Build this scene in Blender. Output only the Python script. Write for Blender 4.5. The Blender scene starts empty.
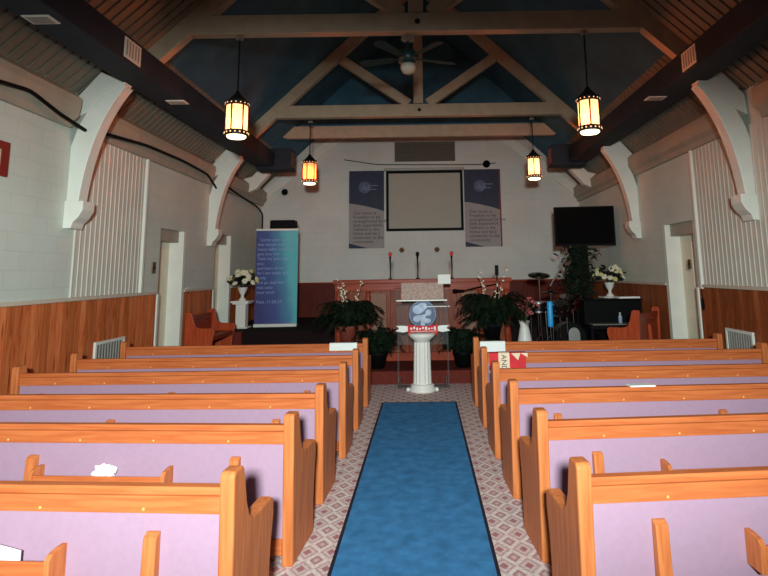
import bpy, bmesh, math, random
from mathutils import Vector, Matrix
random.seed(7)
PI = math.pi
SC = bpy.context.scene
COL = SC.collection

# ------------------------------------------------------------------ materials
def lin(r, g, b):
    f = lambda v: (v/255/12.92) if v/255 <= .04045 else ((v/255+.055)/1.055)**2.4
    return (f(r), f(g), f(b), 1)

def nt(name):
    m = bpy.data.materials.new(name); m.use_nodes = True
    n = m.node_tree; b = n.nodes['Principled BSDF']
    return m, n, b

def N(n, t, **kw):
    x = n.nodes.new(t)
    for k, v in kw.items():
        setattr(x, k, v)
    return x

def L(n, a, b): n.links.new(a, b)

def coords(n, scale=(1, 1, 1), rot=(0, 0, 0)):
    tc = N(n, 'ShaderNodeTexCoord'); mp = N(n, 'ShaderNodeMapping')
    mp.inputs['Scale'].default_value = scale; mp.inputs['Rotation'].default_value = rot
    L(n, tc.outputs['Object'], mp.inputs['Vector'])
    return mp.outputs['Vector']

def ramp(n, fac, stops):
    r = N(n, 'ShaderNodeValToRGB')
    el = r.color_ramp.elements
    while len(el) < len(stops): el.new(.5)
    for e, (p, c) in zip(el, stops): e.position = p; e.color = c
    L(n, fac, r.inputs['Fac'])
    return r.outputs['Color']

def plain(name, col, rough=.6, metal=0, var=.12, scale=18, bump=0, spec=.4):
    m, n, b = nt(name)
    v = coords(n)
    t = N(n, 'ShaderNodeTexNoise'); t.inputs['Scale'].default_value = scale; t.inputs['Detail'].default_value = 4
    L(n, v, t.inputs['Vector'])
    lo = tuple(c*(1-var) for c in col[:3])+(1,); hi = tuple(min(1, c*(1+var)) for c in col[:3])+(1,)
    L(n, ramp(n, t.outputs['Fac'], [(.3, lo), (.7, hi)]), b.inputs['Base Color'])
    b.inputs['Roughness'].default_value = rough; b.inputs['Metallic'].default_value = metal
    b.inputs['Specular IOR Level'].default_value = spec
    if bump:
        bp = N(n, 'ShaderNodeBump'); bp.inputs['Strength'].default_value = bump; bp.inputs['Distance'].default_value = .01
        L(n, t.outputs['Fac'], bp.inputs['Height']); L(n, bp.outputs['Normal'], b.inputs['Normal'])
    return m

def wood(name, c1, c2, axis='X', rough=.42, fine=1.0):
    m, n, b = nt(name)
    s = {'X': (1.2, 16, 16), 'Y': (16, 1.2, 16), 'Z': (16, 16, 1.2)}[axis]
    v = coords(n, tuple(k*fine for k in s))
    t = N(n, 'ShaderNodeTexNoise'); t.inputs['Scale'].default_value = 2.2; t.inputs['Detail'].default_value = 6
    t.inputs['Distortion'].default_value = .6
    L(n, v, t.inputs['Vector'])
    L(n, ramp(n, t.outputs['Fac'], [(.32, c2), (.62, c1)]), b.inputs['Base Color'])
    b.inputs['Roughness'].default_value = rough
    b.inputs['Specular IOR Level'].default_value = .12
    return m

def pine(name, axis, k_=1.0):            # knotty vertical board wainscot
    m, n, b = nt(name)
    tc = N(n, 'ShaderNodeTexCoord'); sep = N(n, 'ShaderNodeSeparateXYZ'); L(n, tc.outputs['Object'], sep.inputs[0])
    u = sep.outputs[axis]
    k = N(n, 'ShaderNodeMath', operation='MULTIPLY'); L(n, u, k.inputs[0]); k.inputs[1].default_value = 1/.115
    fl = N(n, 'ShaderNodeMath', operation='FLOOR'); L(n, k.outputs[0], fl.inputs[0])
    fr = N(n, 'ShaderNodeMath', operation='FRACT'); L(n, k.outputs[0], fr.inputs[0])
    wn = N(n, 'ShaderNodeTexWhiteNoise', noise_dimensions='1D'); L(n, fl.outputs[0], wn.inputs['W'])
    cmb = N(n, 'ShaderNodeCombineXYZ')
    L(n, k.outputs[0], cmb.inputs[0]); L(n, wn.outputs['Value'], cmb.inputs[1])
    off = N(n, 'ShaderNodeMath', operation='MULTIPLY_ADD'); L(n, wn.outputs['Value'], off.inputs[0]); off.inputs[1].default_value = 9
    L(n, sep.outputs['Z'], off.inputs[2]); L(n, off.outputs[0], cmb.inputs[2])
    g = N(n, 'ShaderNodeTexNoise'); g.inputs['Scale'].default_value = 2.6; g.inputs['Detail'].default_value = 5; g.inputs['Distortion'].default_value = .7
    L(n, cmb.outputs[0], g.inputs['Vector'])
    c = ramp(n, g.outputs['Fac'], [(.22, lin(176, 78, 42)), (.45, lin(222, 120, 70)), (.75, lin(236, 146, 90))])
    vo = N(n, 'ShaderNodeTexVoronoi'); vo.inputs['Scale'].default_value = 1.5; L(n, cmb.outputs[0], vo.inputs['Vector'])
    kn = ramp(n, vo.outputs['Distance'], [(.06, (.15, .06, .04, 1)), (.2, (1, 1, 1, 1))])
    mx = N(n, 'ShaderNodeMix', data_type='RGBA', blend_type='MULTIPLY'); mx.inputs['Factor'].default_value = .75
    L(n, c, mx.inputs['A']); L(n, kn, mx.inputs['B'])
    tone = ramp(n, wn.outputs['Value'], [(0, (.62, .56, .5, 1)), (1, (1.0, 1.0, 1.0, 1))])
    m2 = N(n, 'ShaderNodeMix', data_type='RGBA', blend_type='MULTIPLY'); m2.inputs['Factor'].default_value = 1
    L(n, mx.outputs['Result'], m2.inputs['A']); L(n, tone, m2.inputs['B'])
    gr = ramp(n, fr.outputs[0], [(0, (.3, .25, .2, 1)), (.06, (1, 1, 1, 1))])
    m3 = N(n, 'ShaderNodeMix', data_type='RGBA', blend_type='MULTIPLY'); m3.inputs['Factor'].default_value = .8
    L(n, m2.outputs['Result'], m3.inputs['A']); L(n, gr, m3.inputs['B'])
    L(n, m3.outputs['Result'], b.inputs['Base Color'])
    b.inputs['Roughness'].default_value = .5; b.inputs['Specular IOR Level'].default_value = .15
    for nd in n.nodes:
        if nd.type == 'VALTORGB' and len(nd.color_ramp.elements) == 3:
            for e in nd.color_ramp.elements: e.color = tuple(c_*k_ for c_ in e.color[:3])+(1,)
    return m

def block(name, col, axis):      # painted concrete block, courses 0.2 x 0.4
    m, n, b = nt(name)
    tc = N(n, 'ShaderNodeTexCoord'); sep = N(n, 'ShaderNodeSeparateXYZ'); L(n, tc.outputs['Object'], sep.inputs[0])
    cmb = N(n, 'ShaderNodeCombineXYZ'); L(n, sep.outputs[axis], cmb.inputs[0]); L(n, sep.outputs['Z'], cmb.inputs[1])
    br = N(n, 'ShaderNodeTexBrick'); br.inputs['Scale'].default_value = 1
    br.inputs['Brick Width'].default_value = .4; br.inputs['Row Height'].default_value = .2; br.inputs['Mortar Size'].default_value = .006
    br.inputs['Color1'].default_value = col; br.inputs['Color2'].default_value = tuple(c*.975 for c in col[:3])+(1,)
    br.inputs['Mortar'].default_value = tuple(c*.9 for c in col[:3])+(1,)
    L(n, cmb.outputs[0], br.inputs['Vector'])
    t = N(n, 'ShaderNodeTexNoise'); t.inputs['Scale'].default_value = 1.1; t.inputs['Detail'].default_value = 5
    L(n, tc.outputs['Object'], t.inputs['Vector'])
    mx = N(n, 'ShaderNodeMix', data_type='RGBA', blend_type='MULTIPLY'); mx.inputs['Factor'].default_value = 1
    L(n, br.outputs['Color'], mx.inputs['A']); L(n, ramp(n, t.outputs['Fac'], [(.3, (.88, .87, .86, 1)), (.7, (1, 1, 1, 1))]), mx.inputs['B'])
    L(n, mx.outputs['Result'], b.inputs['Base Color'])
    bp = N(n, 'ShaderNodeBump'); bp.inputs['Strength'].default_value = .125; bp.inputs['Distance'].default_value = .006; bp.invert = True
    L(n, br.outputs['Fac'], bp.inputs['Height']); L(n, bp.outputs['Normal'], b.inputs['Normal'])
    b.inputs['Roughness'].default_value = .55
    return m

def carpet_mat():
    m, n, b = nt('diamond_carpet')
    v = coords(n, (1, 1, 1))
    sep = N(n, 'ShaderNodeSeparateXYZ'); L(n, v, sep.inputs[0])
    def tri(sock, per):
        k = N(n, 'ShaderNodeMath', operation='MULTIPLY'); L(n, sock, k.inputs[0]); k.inputs[1].default_value = 1/per
        p = N(n, 'ShaderNodeMath', operation='PINGPONG'); L(n, k.outputs[0], p.inputs[0]); p.inputs[1].default_value = .5
        return p.outputs[0]
    a = N(n, 'ShaderNodeMath', operation='ADD'); L(n, tri(sep.outputs['X'], .15), a.inputs[0]); L(n, tri(sep.outputs['Y'], .2), a.inputs[1])
    c = ramp(n, a.outputs[0], [(0, lin(178, 118, 122)), (.16, lin(188, 130, 134)), (.26, lin(232, 214, 208)), (.40, lin(202, 158, 158)),
                               (.52, lin(234, 216, 210)), (.66, lin(236, 220, 214)), (.76, lin(182, 124, 128)), (1, lin(230, 206, 200))])
    t = N(n, 'ShaderNodeTexNoise'); t.inputs['Scale'].default_value = 55; t.inputs['Detail'].default_value = 4; L(n, v, t.inputs['Vector'])
    mx = N(n, 'ShaderNodeMix', data_type='RGBA', blend_type='MULTIPLY'); mx.inputs['Factor'].default_value = 1
    L(n, c, mx.inputs['A']); L(n, ramp(n, t.outputs['Fac'], [(.3, (.7, .68, .68, 1)), (.65, (1, 1, 1, 1))]), mx.inputs['B'])
    L(n, mx.outputs['Result'], b.inputs['Base Color']); b.inputs['Roughness'].default_value = .95
    b.inputs['Specular IOR Level'].default_value = .1
    return m

def glow(name, col, s):
    m, n, b = nt(name)
    b.inputs['Base Color'].default_value = (.8, .6, .4, 1)
    b.inputs['Emission Color'].default_value = col; b.inputs['Emission Strength'].default_value = s
    return m

def glass(name):                 # thin clear acrylic: mostly see-through with a faint reflection
    m, n, b = nt(name)
    tr = N(n, 'ShaderNodeBsdfTransparent'); tr.inputs['Color'].default_value = (.93, .95, .95, 1)
    b.inputs['Base Color'].default_value = (.8, .82, .82, 1); b.inputs['Roughness'].default_value = .12
    mx = N(n, 'ShaderNodeMixShader'); mx.inputs['Fac'].default_value = .035
    L(n, tr.outputs[0], mx.inputs[1]); L(n, b.outputs[0], mx.inputs[2]); L(n, mx.outputs[0], n.nodes['Material Output'].inputs['Surface'])
    return m

def banner_mat():                # printed blue to teal fabric: colour belongs to the print
    m, n, b = nt('printed_banner')
    v = coords(n); sep = N(n, 'ShaderNodeSeparateXYZ'); L(n, v, sep.inputs[0])
    t = N(n, 'ShaderNodeTexNoise'); t.inputs['Scale'].default_value = 2.2; L(n, v, t.inputs['Vector'])
    f = N(n, 'ShaderNodeMapRange'); f.inputs['From Min'].default_value = -.42; f.inputs['From Max'].default_value = .42; L(n, sep.outputs['X'], f.inputs['Value'])
    z = N(n, 'ShaderNodeMapRange'); z.inputs['From Min'].default_value = 0; z.inputs['From Max'].default_value = 2; z.inputs['To Min'].default_value = -.22; z.inputs['To Max'].default_value = .12; L(n, sep.outputs['Z'], z.inputs['Value'])
    a = N(n, 'ShaderNodeMath', operation='ADD'); L(n, f.outputs[0], a.inputs[0]); L(n, z.outputs[0], a.inputs[1])
    q = N(n, 'ShaderNodeMath', operation='MULTIPLY_ADD'); L(n, t.outputs['Fac'], q.inputs[0]); q.inputs[1].default_value = .3; L(n, a.outputs[0], q.inputs[2])
    L(n, ramp(n, q.outputs[0], [(.05, lin(52, 48, 112)), (.5, lin(60, 78, 142)), (.8, lin(70, 132, 170)), (1.0, lin(92, 182, 190))]), b.inputs['Base Color'])
    b.inputs['Roughness'].default_value = .6
    return m

M = {}
M['block_l'] = block('painted_block_side', lin(210, 217, 208), 'Y')
M['block_b'] = block('painted_block_back', lin(214, 214, 208), 'X')
M['bead'] = plain('painted_beadboard', lin(206, 202, 190), .5, var=.05, scale=3)
M['bead_c'] = plain('ceiling_boards', lin(126, 120, 106), .6, var=.08, scale=3)
M['white'] = plain('white_paint', lin(226, 226, 216), .45, var=.04, scale=4)
M['rail'] = plain('chair_rail_paint', lin(205, 190, 172), .45, var=.05)
M['cornice'] = plain('cornice_paint', lin(168, 160, 144), .55, var=.08, scale=5)
M['teal'] = plain('teal_ceiling', lin(56, 104, 128), .8, var=.2, scale=2)
M['duct'] = plain('dark_navy_duct', lin(24, 40, 54), .75, var=.2, scale=4)
M['truss'] = plain('tan_painted_timber', lin(190, 170, 144), .6, var=.1, scale=6)
M['pine_s'] = pine('knotty_pine_side', 'Y')
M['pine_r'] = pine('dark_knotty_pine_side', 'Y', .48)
M['pine_b'] = wood('dark_red_panel', lin(104, 40, 28), lin(78, 28, 22), 'Z', .4)
M['oak'] = wood('orange_oak', (.58, .158, .05, 1), (.45, .102, .03, 1), 'X')
M['oakz'] = wood('orange_oak_upright', (.60, .185, .06, 1), (.45, .122, .036, 1), 'Z')
M['plug'] = plain('plug_painted_glint', lin(236, 166, 92), .35)  # rail plugs coloured paler than the oak, a highlight painted on each
M['lilac'] = plain('lilac_upholstery', (.36, .225, .31, 1), .9, var=.03, scale=40, bump=.05, spec=.15)
M['carpet'] = carpet_mat()
M['runner'] = plain('blue_runner_pile', lin(64, 124, 174), .95, var=.22, scale=9, spec=.1)
M['edge'] = plain('dark_runner_edging', lin(30, 24, 40), .8)
M['redcarpet'] = plain('red_stage_carpet', lin(104, 44, 38), .95, var=.15, scale=30, spec=.1)
M['blackcarpet'] = plain('black_stage_carpet', lin(34, 24, 24), .95, var=.2, scale=30, spec=.1)
M['cherry'] = wood('red_cherry', (.27, .04, .016, 1), (.15, .02, .009, 1), 'Z', .35)
M['cornerz'] = wood('red_oak_upright', lin(184, 78, 44), lin(150, 58, 34), 'Z', .4)
M['cherryx'] = wood('red_cherry_rail', (.33, .052, .02, 1), (.2, .027, .011, 1), 'X', .35)
M['cherrypan'] = wood('cherry_panel', (.24, .055, .022, 1), (.13, .026, .012, 1), 'Z', .4)
M['grille'] = plain('speaker_grille_cloth', lin(140, 104, 88), .9, var=.45, scale=70)
M['iron'] = plain('black_iron', lin(26, 20, 18), .5, .4)
M['black'] = plain('black_plastic', lin(8, 8, 10), .6, var=.1, spec=.12)
M['blackgloss'] = plain('gloss_black', lin(6, 6, 8), .3, var=.05, spec=.2)
M['blackcloth'] = plain('matt_black', lin(9, 8, 9), .9, spec=.1)
M['chrome'] = plain('chrome', lin(190, 190, 190), .2, 1, var=.03)
M['silver'] = plain('silver_grey', lin(150, 148, 142), .4, .4, var=.06)
def amber(name, tint, col, s):
    m, n, b = nt(name)
    b.inputs['Base Color'].default_value = tint
    b.inputs['Emission Color'].default_value = col; b.inputs['Emission Strength'].default_value = s
    b.inputs['Roughness'].default_value = .5
    tr = N(n, 'ShaderNodeBsdfTransparent'); tr.inputs['Color'].default_value = tint
    mx = N(n, 'ShaderNodeMixShader'); mx.inputs['Fac'].default_value = .5
    L(n, tr.outputs[0], mx.inputs[1]); L(n, b.outputs[0], mx.inputs[2]); L(n, mx.outputs[0], n.nodes['Material Output'].inputs['Surface'])
    return m
M['lamp'] = amber('amber_lantern_glass', (1, .62, .32, 1), (1, .64, .3, 1), 2.6)
M['lamp3'] = amber('orange_lantern_glass', (1, .45, .2, 1), (1, .44, .16, 1), 1.6)
M['dots'] = glow('amber_pierced_glass', (1, .5, .2, 1), 1.3)
M['lamp2'] = glow('pale_lantern_glass', (1, .82, .50, 1), 3.6)
M['paper'] = plain('white_paper', lin(240, 240, 236), .7, var=.02)
M['bluewhite'] = plain('pale_blue_print', lin(168, 184, 206), .5, var=.2, scale=14)
M['logoblue'] = plain('slate_blue_print', lin(74, 88, 122), .5, var=.15)
M['bannernavy'] = plain('banner_navy', lin(38, 46, 72), .6, var=.15, scale=5)
M['bannergrey'] = plain('banner_grey', lin(158, 150, 150), .6, var=.05, scale=5)
M['bannertext'] = plain('banner_print', lin(66, 58, 62), .7)
M['logogrey'] = plain('faded_logo_print', lin(104, 112, 138), .6)
M['screen'] = plain('projection_fabric', lin(176, 172, 160), .8, var=.03, scale=3)
M['banner'] = banner_mat()
M['silvertext'] = plain('white_print', lin(146, 164, 208), .6, var=.03)
M['acrylic'] = glass('clear_acrylic')
M['frost'] = plain('frosted_acrylic', lin(190, 165, 155), .25, var=.35, scale=40, spec=.8)
M['red'] = plain('red_cloth', lin(206, 34, 44), .7, var=.1, scale=12)
M['cream'] = plain('cream_cloth', lin(228, 205, 176), .8, var=.05)
M['fern'] = plain('dark_fern', lin(20, 32, 20), .8, var=.35, scale=8, spec=.12)
M['leaf'] = plain('dark_leaf', lin(24, 34, 22), .6, var=.3, scale=9)
M['leafg'] = plain('green_leaf', lin(54, 74, 44), .6, var=.3, scale=9)
M['petal'] = plain('cream_petal', lin(232, 222, 196), .7, var=.06)
M['petaly'] = plain('pale_yellow_petal', lin(214, 204, 130), .7, var=.06)
M['petalp'] = plain('pink_petal', lin(190, 96, 98), .7, var=.12)
M['twig'] = plain('pale_twig', lin(170, 140, 120), .8)
M['terra'] = plain('terracotta', lin(128, 58, 42), .7)
M['urn'] = plain('white_plaster', lin(232, 228, 220), .4, var=.03)
M['bronze'] = plain('bronze_cymbal', lin(46, 40, 34), .35, .7)
M['drum'] = plain('dark_drum_shell', lin(24, 14, 14), .3, var=.15, spec=.25)
M['drumhead'] = plain('drum_head', lin(52, 46, 44), .5)
M['blue'] = plain('sky_blue_plastic', lin(56, 176, 244), .35, var=.05)
M['brown'] = plain('brown_louver', lin(92, 82, 72), .6)
M['ventgrey'] = plain('grey_metal_louver', lin(150, 146, 138), .5)
M['fanmetal'] = plain('dark_green_metal', lin(40, 62, 62), .4, .3)
M['fanblade'] = plain('dark_green_blade', lin(38, 56, 54), .6)
M['bowl'] = plain('frosted_bowl', lin(190, 184, 168), .3, var=.04)
M['foamred'] = plain('red_foam', lin(214, 58, 58), .9)
M['brass'] = plain('aged_brass', lin(120, 96, 70), .4, .6)
M['picture'] = plain('dark_red_frame', lin(126, 30, 26), .5)
M['picturein'] = plain('faded_print', lin(196, 180, 160), .6, var=.2, scale=6)
M['doorw'] = plain('cream_door_paint', lin(232, 224, 200), .45, var=.04, scale=4)

# ------------------------------------------------------------------ mesh helpers
class MB:
    def __init__(s): s.bm = bmesh.new(); s.mi = 0
    def _done(s, vs, m=None):
        if m is not None: bmesh.ops.transform(s.bm, matrix=m, verts=vs)
        for f in {f for v in vs for f in v.link_faces}: f.material_index = s.mi
        return s
    def box(s, x0, x1, y0, y1, z0, z1, m=None):
        r = bmesh.ops.create_cube(s.bm, size=1)
        bmesh.ops.transform(s.bm, matrix=Matrix.Translation(((x0+x1)/2, (y0+y1)/2, (z0+z1)/2)) @ Matrix.Diagonal((abs(x1-x0), abs(y1-y0), abs(z1-z0), 1)), verts=r['verts'])
        return s._done(r['verts'], m)
    def prism(s, pts, axis, a, b, m=None):       # polygon extruded along axis; pts are the other two coords in order
        def P(p, t): return {'X': (t, p[0], p[1]), 'Y': (p[0], t, p[1]), 'Z': (p[0], p[1], t)}[axis]
        v0 = [s.bm.verts.new(P(p, a)) for p in pts]; v1 = [s.bm.verts.new(P(p, b)) for p in pts]
        n = len(pts)
        s.bm.faces.new(v0); s.bm.faces.new(v1[::-1])
        for i in range(n): s.bm.faces.new((v0[i], v1[i], v1[(i+1) % n], v0[(i+1) % n]))
        bmesh.ops.recalc_face_normals(s.bm, faces=list({f for v in v0+v1 for f in v.link_faces}))
        return s._done(v0+v1, m)
    def lathe(s, prof, seg=24, m=None, wob=None):
        rings = []
        for r, z in prof:
            ring = []
            for k in range(seg):
                a = 2*PI*k/seg; rr = max(r, .0005)*(wob(k, z) if wob else 1)
                ring.append(s.bm.verts.new((rr*math.cos(a), rr*math.sin(a), z)))
            rings.append(ring)
        for a, b in zip(rings, rings[1:]):
            for k in range(seg): s.bm.faces.new((a[k], a[(k+1) % seg], b[(k+1) % seg], b[k]))
        s.bm.faces.new(rings[0][::-1]); s.bm.faces.new(rings[-1])
        vs = [v for r in rings for v in r]
        return s._done(vs, m)
    def tube(s, path, r, seg=8, m=None):
        path = [Vector(p) for p in path]; rings = []
        for i, p in enumerate(path):
            d = (path[min(i+1, len(path)-1)]-path[max(i-1, 0)]).normalized()
            q = d.to_track_quat('Z', 'Y'); rr = r[i] if isinstance(r, (list, tuple)) else r
            rings.append([s.bm.verts.new(p+q @ Vector((rr*math.cos(2*PI*k/seg), rr*math.sin(2*PI*k/seg), 0))) for k in range(seg)])
        for a, b in zip(rings, rings[1:]):
            # keep rings aligned
            o = min(range(seg), key=lambda j: (a[0].co-b[j].co).length)
            for k in range(seg): s.bm.faces.new((a[k], a[(k+1) % seg], b[(k+1+o) % seg], b[(k+o) % seg]))
            b[:] = b[o:]+b[:o]
        s.bm.faces.new(rings[0][::-1]); s.bm.faces.new(rings[-1])
        return s._done([v for r in rings for v in r], m)
    def ball(s, c, r, sub=2, sc=(1, 1, 1), m=None):
        x = bmesh.ops.create_icosphere(s.bm, subdivisions=sub, radius=r)
        bmesh.ops.transform(s.bm, matrix=Matrix.Translation(c) @ Matrix.Diagonal((*sc, 1)), verts=x['verts'])
        return s._done(x['verts'], m)
    def quad(s, pts):
        vs = [s.bm.verts.new(p) for p in pts]; s.bm.faces.new(vs); return s._done(vs)
    def mat(s, i): s.mi = i; return s
    def build(s, name, mats, parent=None, smooth=False, bevel=0, label=None, solid=0):
        bm = s.bm
        bmesh.ops.recalc_face_normals(bm, faces=bm.faces[:])
        me = bpy.data.meshes.new(name); bm.to_mesh(me); bm.free()
        for m in (mats if isinstance(mats, (list, tuple)) else [mats]): me.materials.append(m)
        o = bpy.data.objects.new(name, me); COL.objects.link(o)
        if parent: o.parent = parent
        if smooth:
            for p in me.polygons: p.use_smooth = True
        if bevel:
            b = o.modifiers.new('bevel', 'BEVEL'); b.width = bevel; b.segments = 2; b.limit_method = 'ANGLE'
        if solid:
            q = o.modifiers.new('solid', 'SOLIDIFY'); q.thickness = solid; q.offset = 0
        if label: o['label'] = label
        return o

def thing(name, label, cat, loc=(0, 0, 0), rz=0, group=None):
    o = bpy.data.objects.new(name, None); COL.objects.link(o); o.empty_display_size = .1
    o.location = loc; o.rotation_euler = (0, 0, rz)
    return tag(o, label, cat, group)
def tag(o, label, cat, group=None):
    o['label'] = label; o['category'] = cat
    if group: o['group'] = group
    return o
def struct(o, label=None):
    o['kind'] = 'structure'
    if label: o['label'] = label
    return o
def copy_tree(o, parent=None):
    c = o.copy(); COL.objects.link(c)
    if parent: c.parent = parent
    for ch in list(o.children): copy_tree(ch, c)
    return c
def dup(o, loc, rz=0, label=None):
    c = copy_tree(o); c.location = loc; c.rotation_euler = (0, 0, rz)
    if label: c['label'] = label
    return c
def lettering(name, text, size, mat, parent, loc, rot=(PI/2, 0, 0), align='LEFT', spacing=1.0, depth=.002):
    cu = bpy.data.curves.new(name, 'FONT'); cu.body = text; cu.size = size; cu.align_x = align; cu.space_line = spacing; cu.extrude = depth; cu.resolution_u = 2
    t = bpy.data.objects.new(name, cu); COL.objects.link(t)
    dg = bpy.context.evaluated_depsgraph_get()
    me = bpy.data.meshes.new_from_object(t.evaluated_get(dg))
    bpy.data.objects.remove(t)
    me.materials.clear(); me.materials.append(mat)
    o = bpy.data.objects.new(name, me); COL.objects.link(o); o.parent = parent
    o.location = loc; o.rotation_euler = rot
    return o

# ------------------------------------------------------------------ room shell
XL, XR, YB, YF = -4.3, 4.2, 14.9, -3.6
CX = -.05
WT = .3
def roof(x): return 8.05-.95*abs(x-CX)
struct(MB().box(XL-WT, XR+WT, YF, YB+WT, -.1, 0).build('floor', M['carpet']))
struct(MB().box(XL, XR, 9.05, 11.5, 0, .2).build('floor_platform', M['redcarpet'], bevel=.01))
struct(MB().box(XL, -3.62, 11.38, 11.5, .2, .6).build('floor_step', M['redcarpet'], bevel=.01))
struct(MB().mat(0).box(XL, XR, 11.5, YB, 0, .6).build('floor_stage', M['blackcarpet'], bevel=.01))
DL = [(9.2, 10.05, .2, 2.5), (11.62, 12.5, .6, 2.58)]       # left doors: y0 y1 z0 z1
DR = [(8.72, 9.68, 0, 2.46)]
def side_wall(name, x0, x1, doors):
    mb = MB(); y = YF
    for (a, b, z0, z1) in doors:
        mb.box(x0, x1, y, a, 0, 4.05); mb.box(x0, x1, a, b, z1, 4.05)
        if z0 > 0: mb.box(x0, x1, a, b, 0, z0)
        y = b
    mb.box(x0, x1, y, YB+WT, 0, 4.05)
    return struct(mb.build(name, M['block_l']))
side_wall('wall_left', XL-WT, XL, DL)
side_wall('wall_right', XR, XR+WT, DR)
zl = roof(XL); zr = roof(XR)
struct(MB().prism([(XL, 0), (XR, 0), (XR, zr), (CX, 8.05), (XL, zl)], 'Y', YB, YB+WT).build('wall_back', M['block_b']))
struct(MB().prism([(XL, 0), (XR, 0), (XR, zr), (CX, 8.05), (XL, zl)], 'Y', YF-WT, YF).build('wall_front', M['block_b']))
# dark gable bulkhead above the chancel beam
struct(MB().prism([(-3.0, 5.19), (2.9, 5.19), (CX, 8.0)], 'Y', 13.12, 13.2).build('wall_gable', M['teal']))
# wainscot panelling and chair rails
ZW = 1.43
def wains(name, x, sgn, doors, mt='pine_s'):
    mb = MB(); y = YF; tr = MB()
    segs = []
    for d in doors: segs.append((y, d[0]-.09)); y = d[1]+.09
    segs.append((y, YB))
    for a, b in segs:
        mb.box(x, x+sgn*.018, a, b, 0, ZW)
        tr.box(x, x+sgn*.045, a, b, ZW, ZW+.045)
    struct(mb.build(name, M[mt])); return tr
struct(wains('trim_1', XL, 1, DL).build('trim_2', M['rail'], bevel=.008))
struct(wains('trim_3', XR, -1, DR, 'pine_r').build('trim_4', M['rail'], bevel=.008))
struct(MB().box(XL, XR, YB-.018, YB, 0, ZW+.02).build('trim_5', M['pine_b']))
struct(MB().box(XL, XR, YB-.05, YB, ZW+.02, ZW+.06).build('trim_6', M['cherryx'], bevel=.008))
# beadboard wall panels (vertical boards with rounded beads) and their batten
def beads(y0, y1, x, sgn, z0, z1, pitch=.105):
    mb = MB(); n = int((y1-y0)/pitch)
    mb.box(x, x+sgn*.012, y0, y1, z0, z1)
    for i in range(n+1):
        y = y0+i*pitch
        mb.box(x+sgn*.008, x+sgn*.02, y, min(y+.03, y1), z0, z1)
    return mb
struct(beads(6.9, 8.55, XL, 1, ZW+.045, 3.52).build('trim_7', M['bead'], bevel=.005))
struct(beads(6.3, 8.5, XR, -1, ZW+.045, 3.52).build('trim_8', M['bead'], bevel=.005))
struct(MB().box(XL, XL+.05, 8.55, 8.61, ZW+.045, 3.52).build('trim_9', M['white'], bevel=.004))
struct(MB().box(XR-.05, XR, 8.5, 8.56, ZW-.02, 3.52).build('trim_10', M['white'], bevel=.004))
# cornices
for nm, x, s in (('trim_11', XL, 1), ('trim_12', XR, -1)):
    mb = MB()
    for a, b in ((YF, 6.62), (7.1, 11.1), (11.45, YB)):
        mb.prism([(x, 3.52), (x+s*.05, 3.52), (x+s*.07, 3.6), (x+s*.13, 3.66), (x+s*.15, 3.8), (x+s*.15, 3.88), (x, 4.0)], 'Y', a, b)
    struct(mb.build(nm, M['cornice'], bevel=.006))
# ceilings: boarded lower slope (boards run up the slope), dark upper slope
XM, XB, YT = 2.55, 3.5, 7.08
def slope(name, s):
    mb = MB(); t = .03
    xo = XL-.05 if s < 0 else XR+.05
    def strip(xi, ya, yb):
        mb.prism([(xo, roof(xo)), (xi, roof(xi)), (xi, roof(xi)+.12), (xo, roof(xo)+.12)], 'Y', ya, yb)
        y = ya
        while y < yb-.1:
            mb.prism([(xo, roof(xo)-t), (xi, roof(xi)-t), (xi, roof(xi)+.01), (xo, roof(xo)+.01)], 'Y', y, y+.112)
            y += .15
    strip(CX+s*XM, YF, YT); strip(CX+s*XB, YT, YB)
    return struct(mb.build(name, M['bead_c']))
slope('ceiling_left', -1); slope('ceiling_right', 1)
mb = MB()
for s in (-1, 1):
    for xm, ya, yb in ((XM, YF, YT), (XB, YT, YB)):
        xi = CX+s*(xm+.02)
        mb.prism([(xi, roof(xi)-.02), (CX, 8.05-.02), (CX, 8.2), (xi, roof(xi)+.12)], 'Y', ya, yb)
struct(mb.build('ceiling', M['teal']))
# gable boards following the roof line on the back wall
for nm, s in (('trim_13', -1), ('trim_14', 1)):
    x0 = XL+.05 if s < 0 else XR-.05; x1 = CX+s*1.9
    struct(MB().prism([(x0, roof(x0)-.12), (x1, roof(x1)-.45), (x1, roof(x1)-.8), (x0, roof(x0)-.42)], 'Y', YB-.06, YB).build(nm, M['white'], bevel=.005))

# ------------------------------------------------------------------ doors
def door(name, x, s, d):
    y0, y1, z0, z1 = d; zt = z1
    o = MB()
    o.box(x-s*.26, x-s*.22, y0, y1, z0, zt-.12)
    for (a, b) in ((.16, .9), (1.05, zt-z0-.3)):
        for (c, e) in ((.1, .38), (.47, .75)):
            k = (y1-y0)/.85
            o.box(x-s*.225, x-s*.212, y0+c*k, y0+e*k, z0+a, z0+b)
    dr = struct(o.build(name, M['doorw'], bevel=.006))
    f = MB()
    f.box(x-s*.28, x+s*.02, y0-.04, y0+.02, z0, 1.43)
    f.box(x-s*.28, x+s*.03, y1-.02, y1+.085, z0, zt)
    MB().box(x-s*.28, x-s*.06, y0+.0, y1-.02, zt-.2, zt-.0).build('transom_panel', M['cornice'], dr, bevel=.006)
    f.build('door_frame', M['white'], dr, bevel=.006)
    h = MB().ball((x-s*.155, y0+.12, z0+.95), .032).tube([(x-s*.225, y0+.12, z0+.95), (x-s*.15, y0+.12, z0+.95)], .014)
    h.build('door_knob', M['brass'], dr, smooth=True)
door('door_1', XL, 1, DL[0]); door('door_2', XL, 1, DL[1]); door('door_3', XR, -1, DR[0])

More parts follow.
